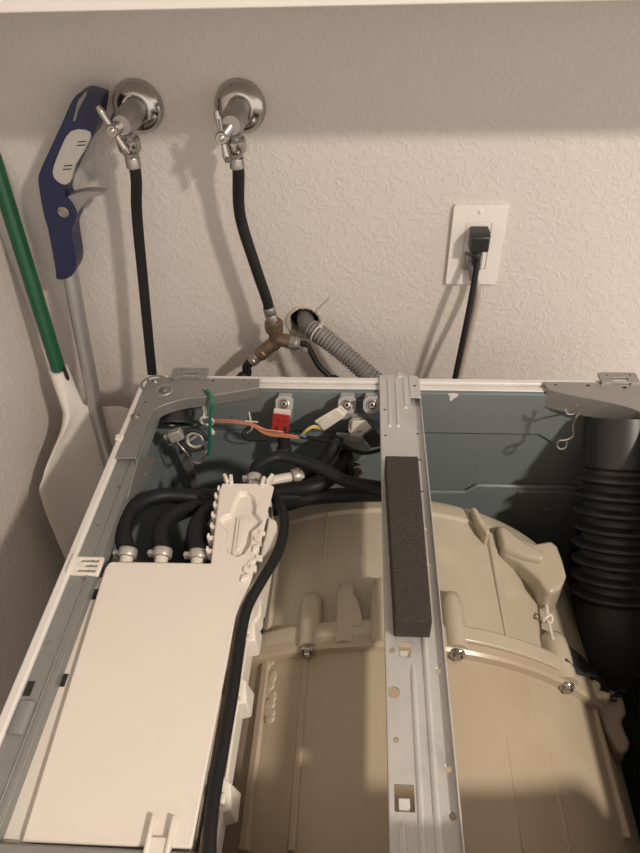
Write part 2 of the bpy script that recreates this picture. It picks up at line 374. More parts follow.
b = MB(); b.tube([k0+V((-.001, -.001, -.02)), PY(477, 264, WY-.030), PY(471, 300, WY-.045), PY(463, 340, WY-.058), PY(456, 374, WY-.066), PY(453, 395, WY-.07), V((.09, .055, -.35)), V((.08, .05, -.6))], .0042, 14); b.obj('cable', 'black', t)
# grey plug in the lower socket
pg = V((oc.x-.0022, WY-.013, oc.z-.0190))
t = thing('power_cord', 'taupe cord with a flat grey plug in the lower socket', 'power cord', (pg.x+.02, .05, -.6), 'cords in the wall outlet')
b = MB(); b.loft([[V((pg.x+sx*wx, yy, pg.z+zc_+sz_*wz)) for sx, sz_ in ((-1,-1),(1,-1),(1,1),(-1,1))] for yy, wx, wz, zc_ in ((WY-.005, .0118, .0118, 0), (WY-.014, .0118, .0118, 0), (WY-.018, .0098, .0098, 0))]); b.obj('plug', 'greyplug', t, bevel=.0012)
b = MB(); b.lathe(pg+V((.002, .001, -.008)), (.05, -.12, -1), [(0, .0068), (.010, .0060), (.018, .0046)], 14); b.obj('strain_relief', 'greyplug', t)
b = MB(); b.tube([pg+V((.002, .001, -.022)), PY(478, 290, WY-.024), PY(474, 315, WY-.036), PY(467, 345, WY-.05), PY(460, 374, WY-.060), PY(457, 395, WY-.064), V((.135, .06, -.35)), V((.14, .055, -.6))], .0040, 14); b.obj('cable', 'taupe', t)

# ================================================================ reacher grabber
gy = .098
g0 = PY(68, 268, gy-.012)
foot = V((-.425, -.03, -H))
t = thing('reacher_grabber', 'blue handled reacher grabber with aluminium pole leaning behind the washer', 'grabber tool', foot)
b = MB(); b.tube([PY(66.5, 252, gy), PY(70, 272, gy-.003), PY(89, 372, .074), PY(109, 460, .05), foot+V((0, 0, .14))], .0108, 20); b.obj('pole', 'alu', t)
b = MB(); b.tube([foot+V((0, 0, .16)), foot+V((-.012, 0, .09)), foot+V((-.018, 0, .02))], [.006, .006, .009], 10); b.tube([foot+V((0, 0, .16)), foot+V((.012, 0, .09)), foot+V((.018, 0, .02))], [.006, .006, .009], 10)
b.lathe(foot+V((-.018, 0, .03)), (0, 0, -1), [(0, .012), (.03, .015)], 14); b.lathe(foot+V((.018, 0, .03)), (0, 0, -1), [(0, .012), (.03, .015)], 14); b.obj('jaw', 'black', t)
def slab(poly, y0, y1, name, m, parent, bev, seg=3, rnd=0):
    if rnd:
        q_ = [V((p[0], p[1], 0)) for p in poly]; k_ = len(q_); o_ = []
        for i in range(k_):
            p0, p1, p2, p3 = q_[i-1], q_[i], q_[(i+1) % k_], q_[(i+2) % k_]
            for j in range(rnd):
                t_ = j/rnd; w_ = .5*((2*p1)+(p2-p0)*t_+(2*p0-5*p1+4*p2-p3)*t_*t_+(3*p1-p0-3*p2+p3)*t_**3); o_.append((w_.x, w_.y))
        poly = o_
    P = [PY(p[0], p[1], (y0+y1)/2) for p in poly]; bb = MB(); bb.plate([(q.x, q.z) for q in P], [], XZ, y1, y0); return bb.obj(name, m, parent, bevel=bev, seg=seg)
hand = [(87, 89), (102, 93), (105, 99), (99, 127), (90, 140), (80, 160), (71, 180), (69, 192), (75, 200), (80, 212), (76, 224), (77, 236), (80, 258), (75, 271), (61, 274), (59, 262), (52, 224), (48, 210), (43, 180), (44, 168), (52, 150), (66, 120), (77, 96)]
hb = slab(hand, gy-.015, gy+.015, 'handle', 'blue', t, .0075, 5, rnd=3)
slab([(72, 130), (92, 131), (86, 148), (76, 165), (71, 181), (62, 182), (54, 172), (60, 152)], gy-.0170, gy-.006, 'grip_pad', 'grip', hb, .003, 4, rnd=3)
for q in ((80, 141), (79, 144.5), (66, 165), (65, 168.5)):
    slab([(q[0]-2, q[1]+.3), (q[0]+6.5, q[1]-.3), (q[0]+6.5, q[1]+.7), (q[0]-2, q[1]+1.3)], gy-.0175, gy-.016, 'grip_line', 'blue', hb, 0)
slab([(79, 99), (86, 91), (88, 93), (80, 108), (76, 121), (74, 120)], gy-.0158, gy-.008, 'accent_strip', 'trig', hb, .001)
slab([(64, 198), (70, 194), (78, 191), (90, 189), (104, 190), (106, 192), (96, 195), (88, 199), (82, 207), (76, 215), (68, 214)], gy-.009, gy+.006, 'trigger', 'trig', t, .003, 3, rnd=2)
pv = PY(63.5, 212, gy-.0152)
b = MB(); b.lathe(pv, (0, -1, 0), [(-.002, .0070), (.0012, .0070), (.0016, .0055), (.0006, .0048), (.0006, .0035), (.0014, .003)], 24); b.obj('pivot', 'satin', t, ang=30)

# ================================================================ green handled shovel in the corner
hA = V(PX(0, 180, -.521)); hB = V(PX(57, 364, -.500)); dirh = (hB-hA).normalized()
t = thing('shovel', 'green handled shovel with wide white plastic blade in the corner', 'shovel', (-.475, .03, -H))
b = MB(); b.tube([hA-dirh*.25, hB+dirh*.02], .0106, 18, smooth=False); b.obj('handle', 'green', t)
# blade: across the corner, left edge to the side wall, right edge to the back wall
bL = V((-.522, -.075)); bR = V((-.425, .120)); bc = (bL+bR)/2; bw = (bR-bL).normalized(); bn = V((bw.y, -bw.x))   # bn points to the room
rings = []; N_ = 24
sock = hB+dirh*.012
for k, (z, hw, th, arc) in enumerate([(sock.z+.004, .0145, .0130, 1), (sock.z-.02, .0155, .0130, 1), (sock.z-.045, .0165, .012, 1), (sock.z-.056, .0190, .011, .9), (sock.z-.070, .036, .008, .55), (sock.z-.084, .066, .0055, .3), (sock.z-.100, .090, .0045, .2), (sock.z-.135, .106, .0035, .15), (-.4, .110, .003, .12), (-.7, .106, .003, .12), (-.94, .09, .003, .12), (-.969, .08, .003, .12)]):
    tt = min(1, max(0, (sock.z-z)/.11)); c2 = V((sock.x, sock.y)).lerp(bc, tt)
    ring = []
    for j in range(N_):
        a = 2*pi*j/N_; s_ = cos(a); q = sin(a)
        bow = -.020*(1-s_*s_)*tt*1.0 + .0
        p = c2+bw*(hw*s_)+bn*(th*q*(1 if abs(q) > 0 else 0)+bow+.010*tt)
        ring.append(V((p.x, p.y, z)))
    rings.append(ring)
cols_ = [smooth_path([r_[j] for r_ in rings], 4) for j in range(N_)]; rings = [[c_[i] for c_ in cols_] for i in range(len(cols_[0]))]
b = MB(); b.loft(rings); b.obj('blade', 'paddle', t, ang=50)
sp = PY(66.5, 375, sock.y-.008); n2 = CAM-sp; n2.z = 0; n2.normalize(); u3 = V((-n2.y, n2.x, 0))
b = MB(); b.plate([(.0030*cos(2*pi*i/18), .0100*sin(2*pi*i/18)) for i in range(18)], [], lambda u, v, w_: sp+u3*u+V((0, 0, 1))*v+n2*w_, -.010, .0015); b.obj('socket_slot', 'slot', t)

# ================================================================ washing machine
W2 = .343; YF = -.62
wm = thing('washing_machine', 'white front-loading washing machine with its top panel removed', 'washing machine', (0, -.31, -H))
for s_ in (-1, 1):
    b = MB(); x0, x1 = sorted((s_*W2, s_*(W2-.0095))); b.box((x0, YF, -.955), (x1, -.012, 0)); b.obj('side_panel', 'white', wm, bevel=.002)
    b = MB(); x0, x1 = sorted((s_*(W2-.0095), s_*(W2-.0325))); b.box((x0, YF+.02, -.0075), (x1, -.02, -.004))
    x0, x1 = sorted((s_*(W2-.0325), s_*(W2-.034))); b.box((x0, YF+.02, -.024), (x1, -.02, -.004))
    x0, x1 = sorted((s_*(W2-.027), s_*(W2-.0283))); b.box((x0, YF+.02, -.0045), (x1, -.10, -.0022))
    fl = b.obj('top_flange', 'flange', wm, bevel=.0008)
    b = MB(); x0, x1 = sorted((s_*(W2-.0105), s_*(W2-.0125))); b.box((x0, YF+.02, -.93), (x1, -.024, -.008)); b.obj('inner_side_wall', 'panel', wm)
    for yy in (-.075, -.145, -.205, -.262, -.33, -.40, -.47):
        b = MB(); b.lathe((s_*(W2-.020-.006*sin(yy*50)), yy, -.004), (0, 0, 1), [(0, .0022), (.0008, .0020), (.001, .001)], 10); b.obj('rivet', 'satin', fl)
    for k in range(3):
        b = MB(); b.lathe((0, 0, 0), (0, 0, 1), [(0, .025), (.015, .02)], 4); break
for sx in (-.29, .29):
    for yy in (-.06, -.57):
        b = MB(); b.lathe((sx, yy, -H), (0, 0, 1), [(0, .024), (.008, .024), (.02, .015), (.03, .012)], 18); b.obj('levelling_foot', 'blackp', wm)
b = MB(); b.box((-W2+.009, YF, -.955), (W2-.009, -.03, -.94)); b.obj('base_pan', 'panel', wm)
# back rim and back panel
b = MB(); b.box((-W2+.004, -.0095, -.03), (W2-.004, 0, 0)); b.box((-W2+.012, -.0215, -.020), (W2-.012, -.0115, -.0032)); b.box((-W2+.012, -.0125, -.02), (W2-.012, -.009, -.0065)); b.obj('back_rim', 'white', wm, bevel=.002)
b = MB(); b.box((-W2+.004, -.012, -.955), (W2-.004, -.002, -.02)); b.obj('rear_skin', 'white', wm)
bpn = MB(); bpn.box((-W2+.012, -.0225, -.93), (W2-.012, -.018, -.004)); bpo = bpn.obj('back_panel', 'panel', wm)
b = MB(); b.plate([(.30, -.118), (.30, -.006), (-.30, -.006), (-.30, -.0765), (.196, -.0765), (.212, -.088), (.235, -.116)], [], XZ, -.020, -.0255); b.obj('pressed_field', 'panel', bpo, bevel=.003)
b = MB(); b.plate([(-.29, -.9), (.29, -.9), (.29, -.172), (.125, -.172), (.110, -.187), (-.29, -.195)], [], XZ, -.024, -.0305); b.obj('pressed_field', 'panel', bpo, bevel=.003)
b = MB(); b.plate(rrect(.185, -.250, .262, -.180, .006), [circ(.232, -.205, .013), circ(.203, -.236, .0035, 8), circ(.222, -.238, .0035, 8), circ(.243, -.236, .0035, 8)], XZ, -.030, -.0335); b.obj('mount_plate', 'panel', bpo, bevel=.001)
b = MB(); b.lathe((.237, -.031, -.203), (0, -1, 0), [(0, .0135), (.001, .0135)], 18); b.obj('oval_boss', 'flange', bpo)
b = MB(); b.plate([(.066,-.006),(.073,-.005),(.080,-.007),(.077,-.012),(.074,-.013),(.072,-.018),(.069,-.016),(.069,-.011)], [], XZ, -.025, -.0262); b.obj('paint_chip', 'white', bpo)
# front: crossbar, console and front panel
b = MB(); b.box((-W2+.012, -.582, -.040), (W2-.012, -.5570, -.007)); b.obj('front_crossbar', 'flange', wm, bevel=.002)
b = MB(); b.plate([(-.333, -.17), (.333, -.17), (.333, .076), (.32, .090), (-.055, .090), (-.075, -.014), (-.333, -.014)], [], XZ, -.583, -.66); b.obj('control_console', 'white', wm, bevel=.006)
b = MB(); b.plate(rect(-.341, -.955, .341, -.172), [circ(0, -.46, .19, 48)], XZ, YF+.002, -.645); b.obj('front_panel', 'white', wm, bevel=.004)
b = MB(); b.lathe((0, -.63, -.46), (0, -1, 0), [(0, .188), (.03, .215), (.05, .205), (.055, .15), (.03, .14), (.02, .001)], 48, cap=False); b.obj('door', 'blackp', wm)

# corner brackets
def bracket(s_, name='corner_bracket'):
    LIP = [(PZ(*p, .003).x, PZ(*p, .003).y) for p in ((259, 387), (232, 391.5), (207, 396), (187, 398), (170, 402), (158, 407), (151, 413), (146, 424), (141, 438))]+[(-.3105, -.165)]
    if s_ < 0:
        pts = [(-.327, -.0125), (-.318, -.0095), (-.182, -.0095), *LIP, (-.3325, -.165), (-.3330, -.11), (-.3330, -.030), (-.3315, -.019)]
        holes = [circ(-.203, -.0135, .0018, 8), circ(-.196, -.0195, .0018, 8), circ(-.245, -.0145, .0022, 10), circ(-.300, -.0145, .0020, 8), circ(-.325, -.062, .002, 8), circ(-.330, -.085, .0018, 8)]
        lip = LIP
        tab0, tab1 = -.302, -.253
    else:
        pts = [(.190, -.0085), (.325, -.0085), (.333, -.02), (.333, -.20), (.306, -.20), (.304, -.098), (.297, -.070), (.283, -.057), (.255, -.0455), (.215, -.033), (.192, -.0235)]
        holes = [circ(.204, -.0145, .0020, 8), circ(.245, -.0145, .0026, 10), circ(.290, -.018, .0026, 10)]
        lip = [(.192, -.0235), (.215, -.033), (.255, -.0455), (.283, -.057), (.297, -.070), (.304, -.098), (.306, -.20)]
        tab0, tab1 = .262, .311
    b = MB(); b.plate(pts, holes, XY, .0005, .0028); br = b.obj(name, 'steel', wm, bevel=.0006)
    dep = -.013 if s_ < 0 else -.026
    q = []; L2 = smooth_path([V((x, y, 0)) for x, y in lip], 4)
    b = MB()
    for zz, off in ((.0032, 0), (.0032, .0016), (dep, .0016), (dep, 0)):
        q.append([])
        for i, p in enumerate(L2):
            d = (L2[min(i+1, len(L2)-1)]-L2[max(i-1, 0)]).normalized(); nn = V((d.y, -d.x, 0)) * (1 if s_ > 0 else -1)
            q[-1].append(V((p.x, p.y, zz))-nn*off*-1)
    rings = [[q[k][i] for k in range(4)] for i in range(len(L2))]
    b.loft(rings); b.obj('turned_lip', 'steel', br, bevel=.0005)
    # raised hinge tab behind
    b = MB()
    b.plate(rrect(tab0, -.012, tab1, .009, .004), [rrect(tab0+.016, -.0095, tab1-.014, -.003, .001), circ(tab0+.011, .0035, .0017, 8), circ(tab1-.009, .004, .0017, 8)], XY, .0030, .0062)
    b.box((tab0, -.014, .0), (tab0+.012, -.011, .006)); b.box((tab1-.012, -.014, .0), (tab1, -.011, .006)); b.obj('hinge_tab', 'steel', br, bevel=.0012)
    return br
bl = bracket(-1); brr = bracket(1)
for p, r in ((PZ(155, 381, .003), .0055), (PZ(164, 390, .003), .0075), (PZ(205, 390, .003), .0048), (PZ(136, 416, .003), .0060)): screw('screw', p, (0, 0, 1), r, bl, 'satin', .0025)
b = MB(); b.lathe(PZ(164, 390, .0028), (0, 0, 1), [(0, .0125), (.0012, .0118), (.0016, .0105), (.0006, .009)], 24); b.obj('embossed_ring', 'steel', bl)
# plastic corner cap
b = MB(); b.lathe((-.323, -.020, -.006), (0, 0, 1), [(0, .0195), (.006, .0195), (.0072, .0185), (.0072, .0155), (0, .0150)], 12, 0, None); b.obj('corner_trim', 'flange', wm)
# broken bit of caulk and notches on the left rim
b = MB()
for k in range(9):
    p = PZ(119+random.uniform(-3, 3), 437+random.uniform(-4, 4), .001); b.lathe(p, (random.uniform(-.4, .4), random.uniform(-.4, .4), 1), [(-.001, .003), (.001, .0028), (.002, .0015)], 7)
b.obj('dried_sealant', 'cream', wm, ang=60)
for px, py in ((124, 432), (28, 685)):
    b = MB(); p = PZ(px, py, -.0005); b.box((p.x-.0025, p.y-.008, -.006), (p.x+.0035, p.y+.005, -.0032)); b.obj('rim_notch', 'slot', wm)
# tab on the left inside wall
q4 = [PX(*p, -.3075) for p in ((128, 498), (139, 502), (156, 460), (152, 457.5), (139, 457))]
b = MB(); b.plate([(q.y, q.z) for q in q4], [circ(*[(lambda q: (q.y, q.z))(PX(145, 474, -.3075))][0], .0022, 8), circ(*[(lambda q: (q.y, q.z))(PX(138, 496, -.3075))][0], .0022, 8)], lambda u, v, w_: V((w_, u, v)), -.3095, -.3075); b.obj('wall_tab', 'steel', wm, bevel=.0006)

# ---------------------------------------------------------------- tub
AX = V((TX, 0, TZ))
rear = MB(); rear.lathe(AX, (0, -1, 0), [(.095, .10), (.108, .235), (.118, .272), (.126, .283), (.132, .2865), (.150, .2885), (.1535, .2845), (.308, .2875), (.311, .294), (.315, .2985), (.321, .3005), (.334, .3005)], 112)
tr = rear.obj('tub_rear', 'tub', wm, ang=28)
fr = MB(); fr.lathe(AX, (0, -1, 0), [(.3345, .301), (.343, .301), (.3465, .299), (.3475, .2905), (.50, .2885), (.548, .287), (.553, .27), (.556, .16)], 112)
tf = fr.obj('tub_front', 'tubfront', wm, ang=28)
def ang_of(p): return math.atan2(p.x-TX, p.z-TZ)
def on_tub(th, y, r): return V((TX+r*sin(th), y, TZ+r*cos(th)))
def rib(p0, p1, r, w_, h, parent, m, name='rib'):
    a0, a1 = ang_of(PT(*p0, r)), ang_of(PT(*p1, r)); y0, y1 = PT(*p0, r).y, PT(*p1, r).y
    th = (a0+a1)/2; b = MB(); rings = []
    dw = w_/2/r
    for y in (y0, y1): rings.append([on_tub(th-dw*1.4, y, r-.003), on_tub(th-dw, y, r+h), on_tub(th+dw, y, r+h), on_tub(th+dw*1.4, y, r-.003)])
    b.loft(rings); return b.obj(name, m, parent, bevel=.0012)
rib((306, 648), (293, 852), .2885, .006, .0035, tf, 'tubfront'); rib((267, 655), (246, 852), .2885, .008, .005, tf, 'tubfront')
rib((496, 662), (523, 852), .2885, .0035, .0012, tf, 'tubfront'); rib((534, 676), (570, 852), .2885, .0035, .0015, tf, 'tubfront'); rib((590, 705), (626, 840), .2885, .006, .006, tf, 'tubfront')
rib((281, 545), (265, 640), .2865, .007, .006, tr, 'tub'); rib((485, 532), (514, 640), .2865, .010, .003, tr, 'tub')
rib((330, 510), (322, 560), .2865, .003, .0012, tr, 'tub')
# bosses behind the flange with screws on its front
def boss(px, py, L, r, parent, lift=.0, screw_=True, tip=None):
    p = PT(px, py, .296); th = ang_of(p); y = -.334
    c = on_tub(th, 0, .288+lift); n_ = V((sin(th), 0, cos(th))); sd = V((cos(th), 0, -sin(th)))
    rings = []
    prof = [(y-.008, 1.0), (y+L*.55, 1.0), (y+L*.8, .93), (y+L*.95, .72), (y+L, .35)]
    for yy, k in prof:
        ring = []
        for j in range(13):
            a = -pi*.10+(pi*1.2)*j/12; ring.append(V((c.x, yy, c.z))+sd*(cos(a)*r*k)+n_*(sin(a)*r*k))
        ring += [V((c.x, yy, c.z))-sd*r*k-n_*.02, V((c.x, yy, c.z))+sd*r*k-n_*.02]
        rings.append(ring)
    b = MB(); b.loft(rings); o = b.obj('screw_boss', 'tub', parent, ang=50)
    if tip:
        b = MB(); q = V((c.x, y+L*.45, c.z))+sd*.006+n_*.001
        b.plate([(0, .01), (.014, .01), (.011, .032), (.006, .046), (0, .054)], [], lambda u, v, w_: V((c.x, y, c.z))+sd*(u+.006)+V((0, v, 0))+n_*w_, -.01, .007); b.obj('fin', 'tub', o, bevel=.002)
    if screw_: screw('screw', V((TX+.2975*sin(th), -.3475, TZ+.2975*cos(th))), (0, -1, .15), .0080, o, 'chrome', .006)
    return o
boss(309, 634, .060, .0125, tr, .006); boss(345, 630, .068, .0105, tr, .007, screw_=False, tip=1); boss(381, 629, .072, .0115, tr, .007, screw_=False, tip=1)
boss(455, 637, .062, .0130, tr, .006); boss(561, 668, .052, .0155, tr, .006)
# raised flange pieces between bosses
for a0, a1, rr, y0, y1 in ((ang_of(PT(455, 637, .296))-.01, ang_of(PT(561, 668, .296))+.005, .3040, -.334, -.316),):
    b = MB(); rings = []
    for i in range(13):
        th = a0+(a1-a0)*i/12; rings.append([on_tub(th, y0, .29), on_tub(th, y0, rr), on_tub(th, y1, rr), on_tub(th, y1, .29)])
    b.loft(rings); b.obj('flange_band', 'tub', tr, bevel=.002)
# lumpy housing on the rear right of the tub
def zplate(poly, z0, z1, name, m, parent, bev, seg=3):
    P = [PZ(p[0], p[1], z1) for p in poly]; bb = MB(); bb.plate([(q.x, q.y) for q in P], [], XY, z0, z1); return bb.obj(name, m, parent, bevel=bev, seg=seg)
zplate([(497, 525), (505, 525), (521, 538), (535, 543), (551, 540), (558, 546), (563, 560), (567, 575), (561, 588), (551, 593), (545, 589), (538, 578), (520, 562), (503, 553), (497, 541)], -.24, -.120, 'rear_housing', 'tub', tr, .013, 5)
zplate([(497, 526), (505, 525), (522, 539), (545, 552), (545, 560), (525, 556), (503, 547)], -.2, -.110, 'housing_ridge', 'tub', tr, .005, 3)
zplate([(470, 506), (476, 507), (484, 520), (491, 532), (487, 534), (478, 522)], -.2, -.098, 'edge_notch', 'tub', tr, .003, 3)
# clips at the lower right of the flange
zplate([(588, 682), (595, 678), (602, 684), (600, 690), (612, 692), (610, 700), (596, 698), (586, 692)], -.24, -.185, 'flange_clip', 'tub', tf, .003)
zplate([(594, 690), (612, 688), (624, 697), (627, 712), (622, 722), (631, 742), (628, 752), (618, 752), (606, 730), (598, 710)], -.30, -.205, 'spring_bracket', 'tubdark', tf, .006)
b = MB(); b.tube([PZ(612+4*cos(a)+a*.8, 700+1.6*sin(a)-a*.7, -.200) for a in [i*.5 for i in range(30)]], .0016, 6); b.obj('spring_hook', 'black', tf)
# white wire clipped along the right of the tub
b = MB(); b.tube([PT(545, 592, .296), PT(547, 610, .298), PT(548, 620, .298), PT(553, 640, .302)], .0020, 8); wo = b.obj('sensor_wire', 'ivory', wm)
b = MB(); c = PT(547, 619, .3); b.tube([c+V((.006*cos(a), .0025*sin(a*2), .006*sin(a))) for a in [2*pi*i/12 for i in range(13)]], .0015, 6); b.obj('wire_knot', 'ivory', wo)
# hardened glue run on the left rib
b = MB()
for k in range(26):
    q = PT(269+random.uniform(-5, 5)*(1-k/40), 655+k*2.6+random.uniform(-2, 2), .2905); b.lathe(q, (q.x-TX, 0, q.z-TZ), [(-.002, .0055), (.0003, .0050), (.0008, .003)], 8)
b.obj('sealant_run', 'tub', tf, ang=70)

# ---------------------------------------------------------------- cross brace
BXC = .003
prof_y0, prof_y1 = -.600, .0015
def bx(x, y, z): return V((BXC+x, y, z))
hl = [rrect(-.0165, -.555+.027, -.0075, -.513+.006, .001), ]
holes = [rrect(-.0220, -.5275, -.0070, -.5085, .0008), circ(-.0195, -.476, .0025, 10), circ(-.0200, -.437, .0054, 16), rrect(-.0145, -.405, -.0035, -.390, .0008), circ(-.0205, -.399, .0030, 12), circ(-.0205, -.070, .002, 8), circ(-.0205, -.118, .002, 8), circ(-.0195, -.30, .0022, 8)]
b = MB(); b.plate(rect(-.0255, prof_y0, .0125, prof_y1), holes, bx, .0010, .0028); cb = b.obj('cross_brace', 'brace', wm)
b = MB(); b.box((BXC-.0262, prof_y0, -.010), (BXC-.0248, prof_y1-.006, .0026)); b.obj('side_flange', 'brace', cb, bevel=.0004)
b = MB(); b.plate(rect(.0120, prof_y0, .0255, prof_y1-.04), [circ(.0195, -.412, .0026, 10), circ(.0205, -.493, .0028, 10), circ(.0212, -.526, .0030, 10), circ(.0185, -.105, .0018, 8), circ(.0185, -.15, .0022, 8), circ(.0195, -.20, .0022, 8), circ(.0195, -.255, .0022, 8), circ(.0195, -.30, .0022, 8)], bx, -.0065, -.0050)
b.box((BXC+.0112, prof_y0, -.0062), (BXC+.0125, prof_y1, .0026)); b.obj('step', 'brace', cb, bevel=.0004)
b = MB(); b.box((BXC+.0250, prof_y0, -.010), (BXC+.0264, prof_y1-.012, .0022)); b.obj('side_flange', 'brace', cb, bevel=.0005)
b = MB(); b.plate([(.0115, -.045), (.0262, -.045), (.0262, -.004), (.023, .0015), (.0115, .0015)], [circ(.0195, -.02, .0022, 8)], bx, .0010, .0028); b.obj('end_plate', 'brace', cb, bevel=.0004)
def ridge(x, y0, y1, r, h, bow=0):
    b = MB(); n_ = 14; rings = []
    for i in range(n_+1):
        y = y0+(y1-y0)*i/n_; k = min(1, max(.05, min((y-y0), (y1-y))/.004)) if i in (0, n_) else 1
        rings.append([bx(x-r*cos(pi*j/6)*(k if k == 1 else .6), y, .0024+h*sin(pi*j/6)*k) for j in range(7)])
    b.loft(rings); return b.obj('pressed_rib', 'brace', cb, ang=60)
ridge(-.0145, -.100, -.001, .0022, .0018); ridge(-.0045, -.100, -.001, .0022, .0018); ridge(.006, -.065, -.001, .0022, .0018)
ridge(-.0030, -.60, -.408, .0026, .0022); ridge(.0085, -.60, -.330, .0030, .0026); ridge(-.0170, -.60, -.533, .0028, .0022)
for x, y in ((-.0145, -.101), (-.0045, -.101), (.006, -.066)):
    b = MB(); b.lathe(bx(x, y, .0028), (0, 0, 1), [(0, .0018), (.0008, .0016), (.001, .0006)], 10); b.obj('weld_dot', 'weld', cb)
for x, y0, y1 in ((-.0183, -.5260, -.5170), (-.0128, -.4040, -.3970)):
    b = MB(); b.obox(bx(x+.0038, (y0+y1)/2, -.0015), (1, 0, 0), (0, 1, .35), (0, -.35, 1), .0042, (y1-y0)/2, .0008); b.obj('spring_tongue', 'brace', cb, bevel=.0003)
b = MB(); b.box((BXC-.003, -.004, .002), (BXC+.004, .005, .0055)); b.obj('locating_tab', 'brace', cb, bevel=.001)
# foam strip
f0 = -.386; f1 = -.180
b = MB(); ra_ = []
for y in [f0+(f1-f0)*i/16 for i in range(17)]:
    k = (y-f0)/(f1-f0); xs = .004*(1-k)*1.0
    ra_.append([bx(-.0185-.0045*k, y, .0030), bx(.0135-.0005*k, y, .0030), bx(.0135-.0005*k, y, .0290), bx(-.0185-.0045*k, y, .0290)])
b.loft(ra_); b.obj('foam_pad', 'foam', cb, bevel=.0015)

# ---------------------------------------------------------------- detergent dispenser housing
ZD = -.010
def dz(px, py, z=ZD): q = PZ(px, py, z); return (q.x, q.y)
out = [(-.2925, -.5555), (-.1660, -.5540), (-.1640, -.44), (-.1625, -.36)] + [dz(*p) for p in ((247, 596), (256, 560), (262, 536), (274, 486), (268, 483), (222, 483), (219, 490))] + [(-.1975, -.3015), (-.298, -.3025), (-.3030, -.306), (-.3045, -.312)]
rec = [dz(*p) for p in ((240, 492), (247, 491), (254, 497), (256, 506), (255, 513), (262, 521), (258, 526), (251, 531), (250, 543), (244, 553), (237, 556), (229, 553), (225, 543), (227, 530), (222, 526), (220, 520), (224, 516), (231, 514), (234, 503))]
b = MB(); b.plate(out, [list(reversed(rec))], XY, ZD-.004, ZD); dh = b.obj('dispenser_housing', 'cream', wm, bevel=.0016)
b = MB(); ro = [(x, y) for x, y in rec]; cxm = sum(p[0] for p in rec)/len(rec); cym = sum(p[1] for p in rec)/len(rec)
rr0 = [V((x, y, ZD-.001)) for x, y in ro]; rr1 = [V((cxm+(x-cxm)*.975, cym+(y-cym)*.975, ZD-.0052)) for x, y in ro]; rr2 = [V((cxm+(x-cxm)*.93, cym+(y-cym)*.95, ZD-.0060)) for x, y in ro]
b.loft([rr0, rr1, rr2], cap=False); b.add(rr2, [tuple(range(len(rr2)))]); b.obj('recess', 'cream', dh, ang=50)
for k, (poly, h) in enumerate((([(236, 514), (248, 513), (252, 519), (241, 552), (233, 554), (231, 551)], .0022), ([(239, 517), (247, 516), (248, 520), (239, 548), (235, 549)], .0036))):
    P = [dz(*p) for p in poly]; bb = MB(); bb.plate(P, [], XY, ZD-.008, ZD-.0060+h); bb.obj('flow_channel', 'cream', dh, bevel=.0015)
# body below the lid
lo = [(-.289, -.5545), (-.169, -.5545), (-.169, -.36), (-.166, -.335), (-.1500, -.300), (-.1470, -.20), (-.2000, -.20), (-.2010, -.306), (-.300, -.308)]
b = MB(); b.plate(lo, [], XY, -.11, ZD-.0135); b.obj('tank_body', 'ivory', dh, bevel=.003)
# side gutter with snap clips on the drum side
g_ = [(-.166, -.556), (-.152, -.556), (-.149, -.35), (-.163, -.345)]
b = MB(); b.plate(g_, [], XY, -.060, -.034); b.box((-.1525, -.556, -.036), (-.1495, -.345, -.022)); b.obj('side_gutter', 'ivory', dh, bevel=.002)
for y in (-.365, -.425, -.510):
    b = MB(); b.loft([[V((-.152, y-.017, -.05)), V((-.141, y-.014, -.05)), V((-.141, y+.008, -.05)), V((-.152, y+.012, -.05))], [V((-.153, y-.016, -.022)), V((-.143, y-.013, -.024)), V((-.146, y+.004, -.018)), V((-.153, y+.010, -.018))]])
    b.box((-.152, y-.012, -.024), (-.1475, y-.004, -.014)); b.obj('snap_clip', 'ivory', dh, bevel=.0014)
# comb of little tabs on the left of the tower, ragged clips on its right
for i, (px, py) in enumerate([(222, 489), (219, 496), (218, 505), (216, 515), (215, 526), (212, 537), (211, 550)]):
    q = PZ(px, py, ZD-.002); b = MB(); b.box((q.x-.005, q.y-.0028, ZD-.016), (q.x+.0065, q.y+.0028, ZD-.0025)); b.box((q.x-.005, q.y-.0028, ZD-.006), (q.x-.0025, q.y+.0028, ZD+.0015)); b.obj('snap_tab', 'cream', dh, bevel=.0009)
for i, (px, py) in enumerate([(226, 481), (231, 482), (263, 484), (270, 481)]):
    q = PZ(px, py, ZD); b = MB(); b.obox((q.x, q.y+.002, ZD-.001), (1, .5-.3*i, 0), (-.5+.3*i, 1, 0), (0, 0, 1), .0020, .0065, .0055); b.obj('snap_tab', 'cream', dh, bevel=.0009)
for i, (px, py) in enumerate([(258, 541), (256, 549), (262, 533), (252, 562), (248, 571), (253, 568), (246, 578), (259, 558)]):
    q = PZ(px, py, ZD); b = MB(); b.obox((q.x, q.y, ZD-.0005), (1, random.uniform(-.6, .6), 0), (random.uniform(-.3, .3), 1, 0), (0, 0, 1), random.uniform(.003, .005), random.uniform(.0022, .004), random.uniform(.002, .0045)); b.obj('moulded_lug', 'cream', dh, bevel=.0012)
zplate([(268, 516), (276, 520), (280, 535), (277, 545), (270, 552), (262, 560), (258, 566), (262, 545), (266, 530)], -.045, -.018, 'side_spout', 'ivory', dh, .003)
zplate([(257, 592), (262, 600), (261, 614), (254, 624), (246, 622), (249, 604)], -.05, -.024, 'side_spout', 'ivory', dh, .003)
b = MB(); b.box((-.1463, -.232, -.018), (-.1440, -.224, -.010)); b.obj('dark_slit', 'slot', dh)
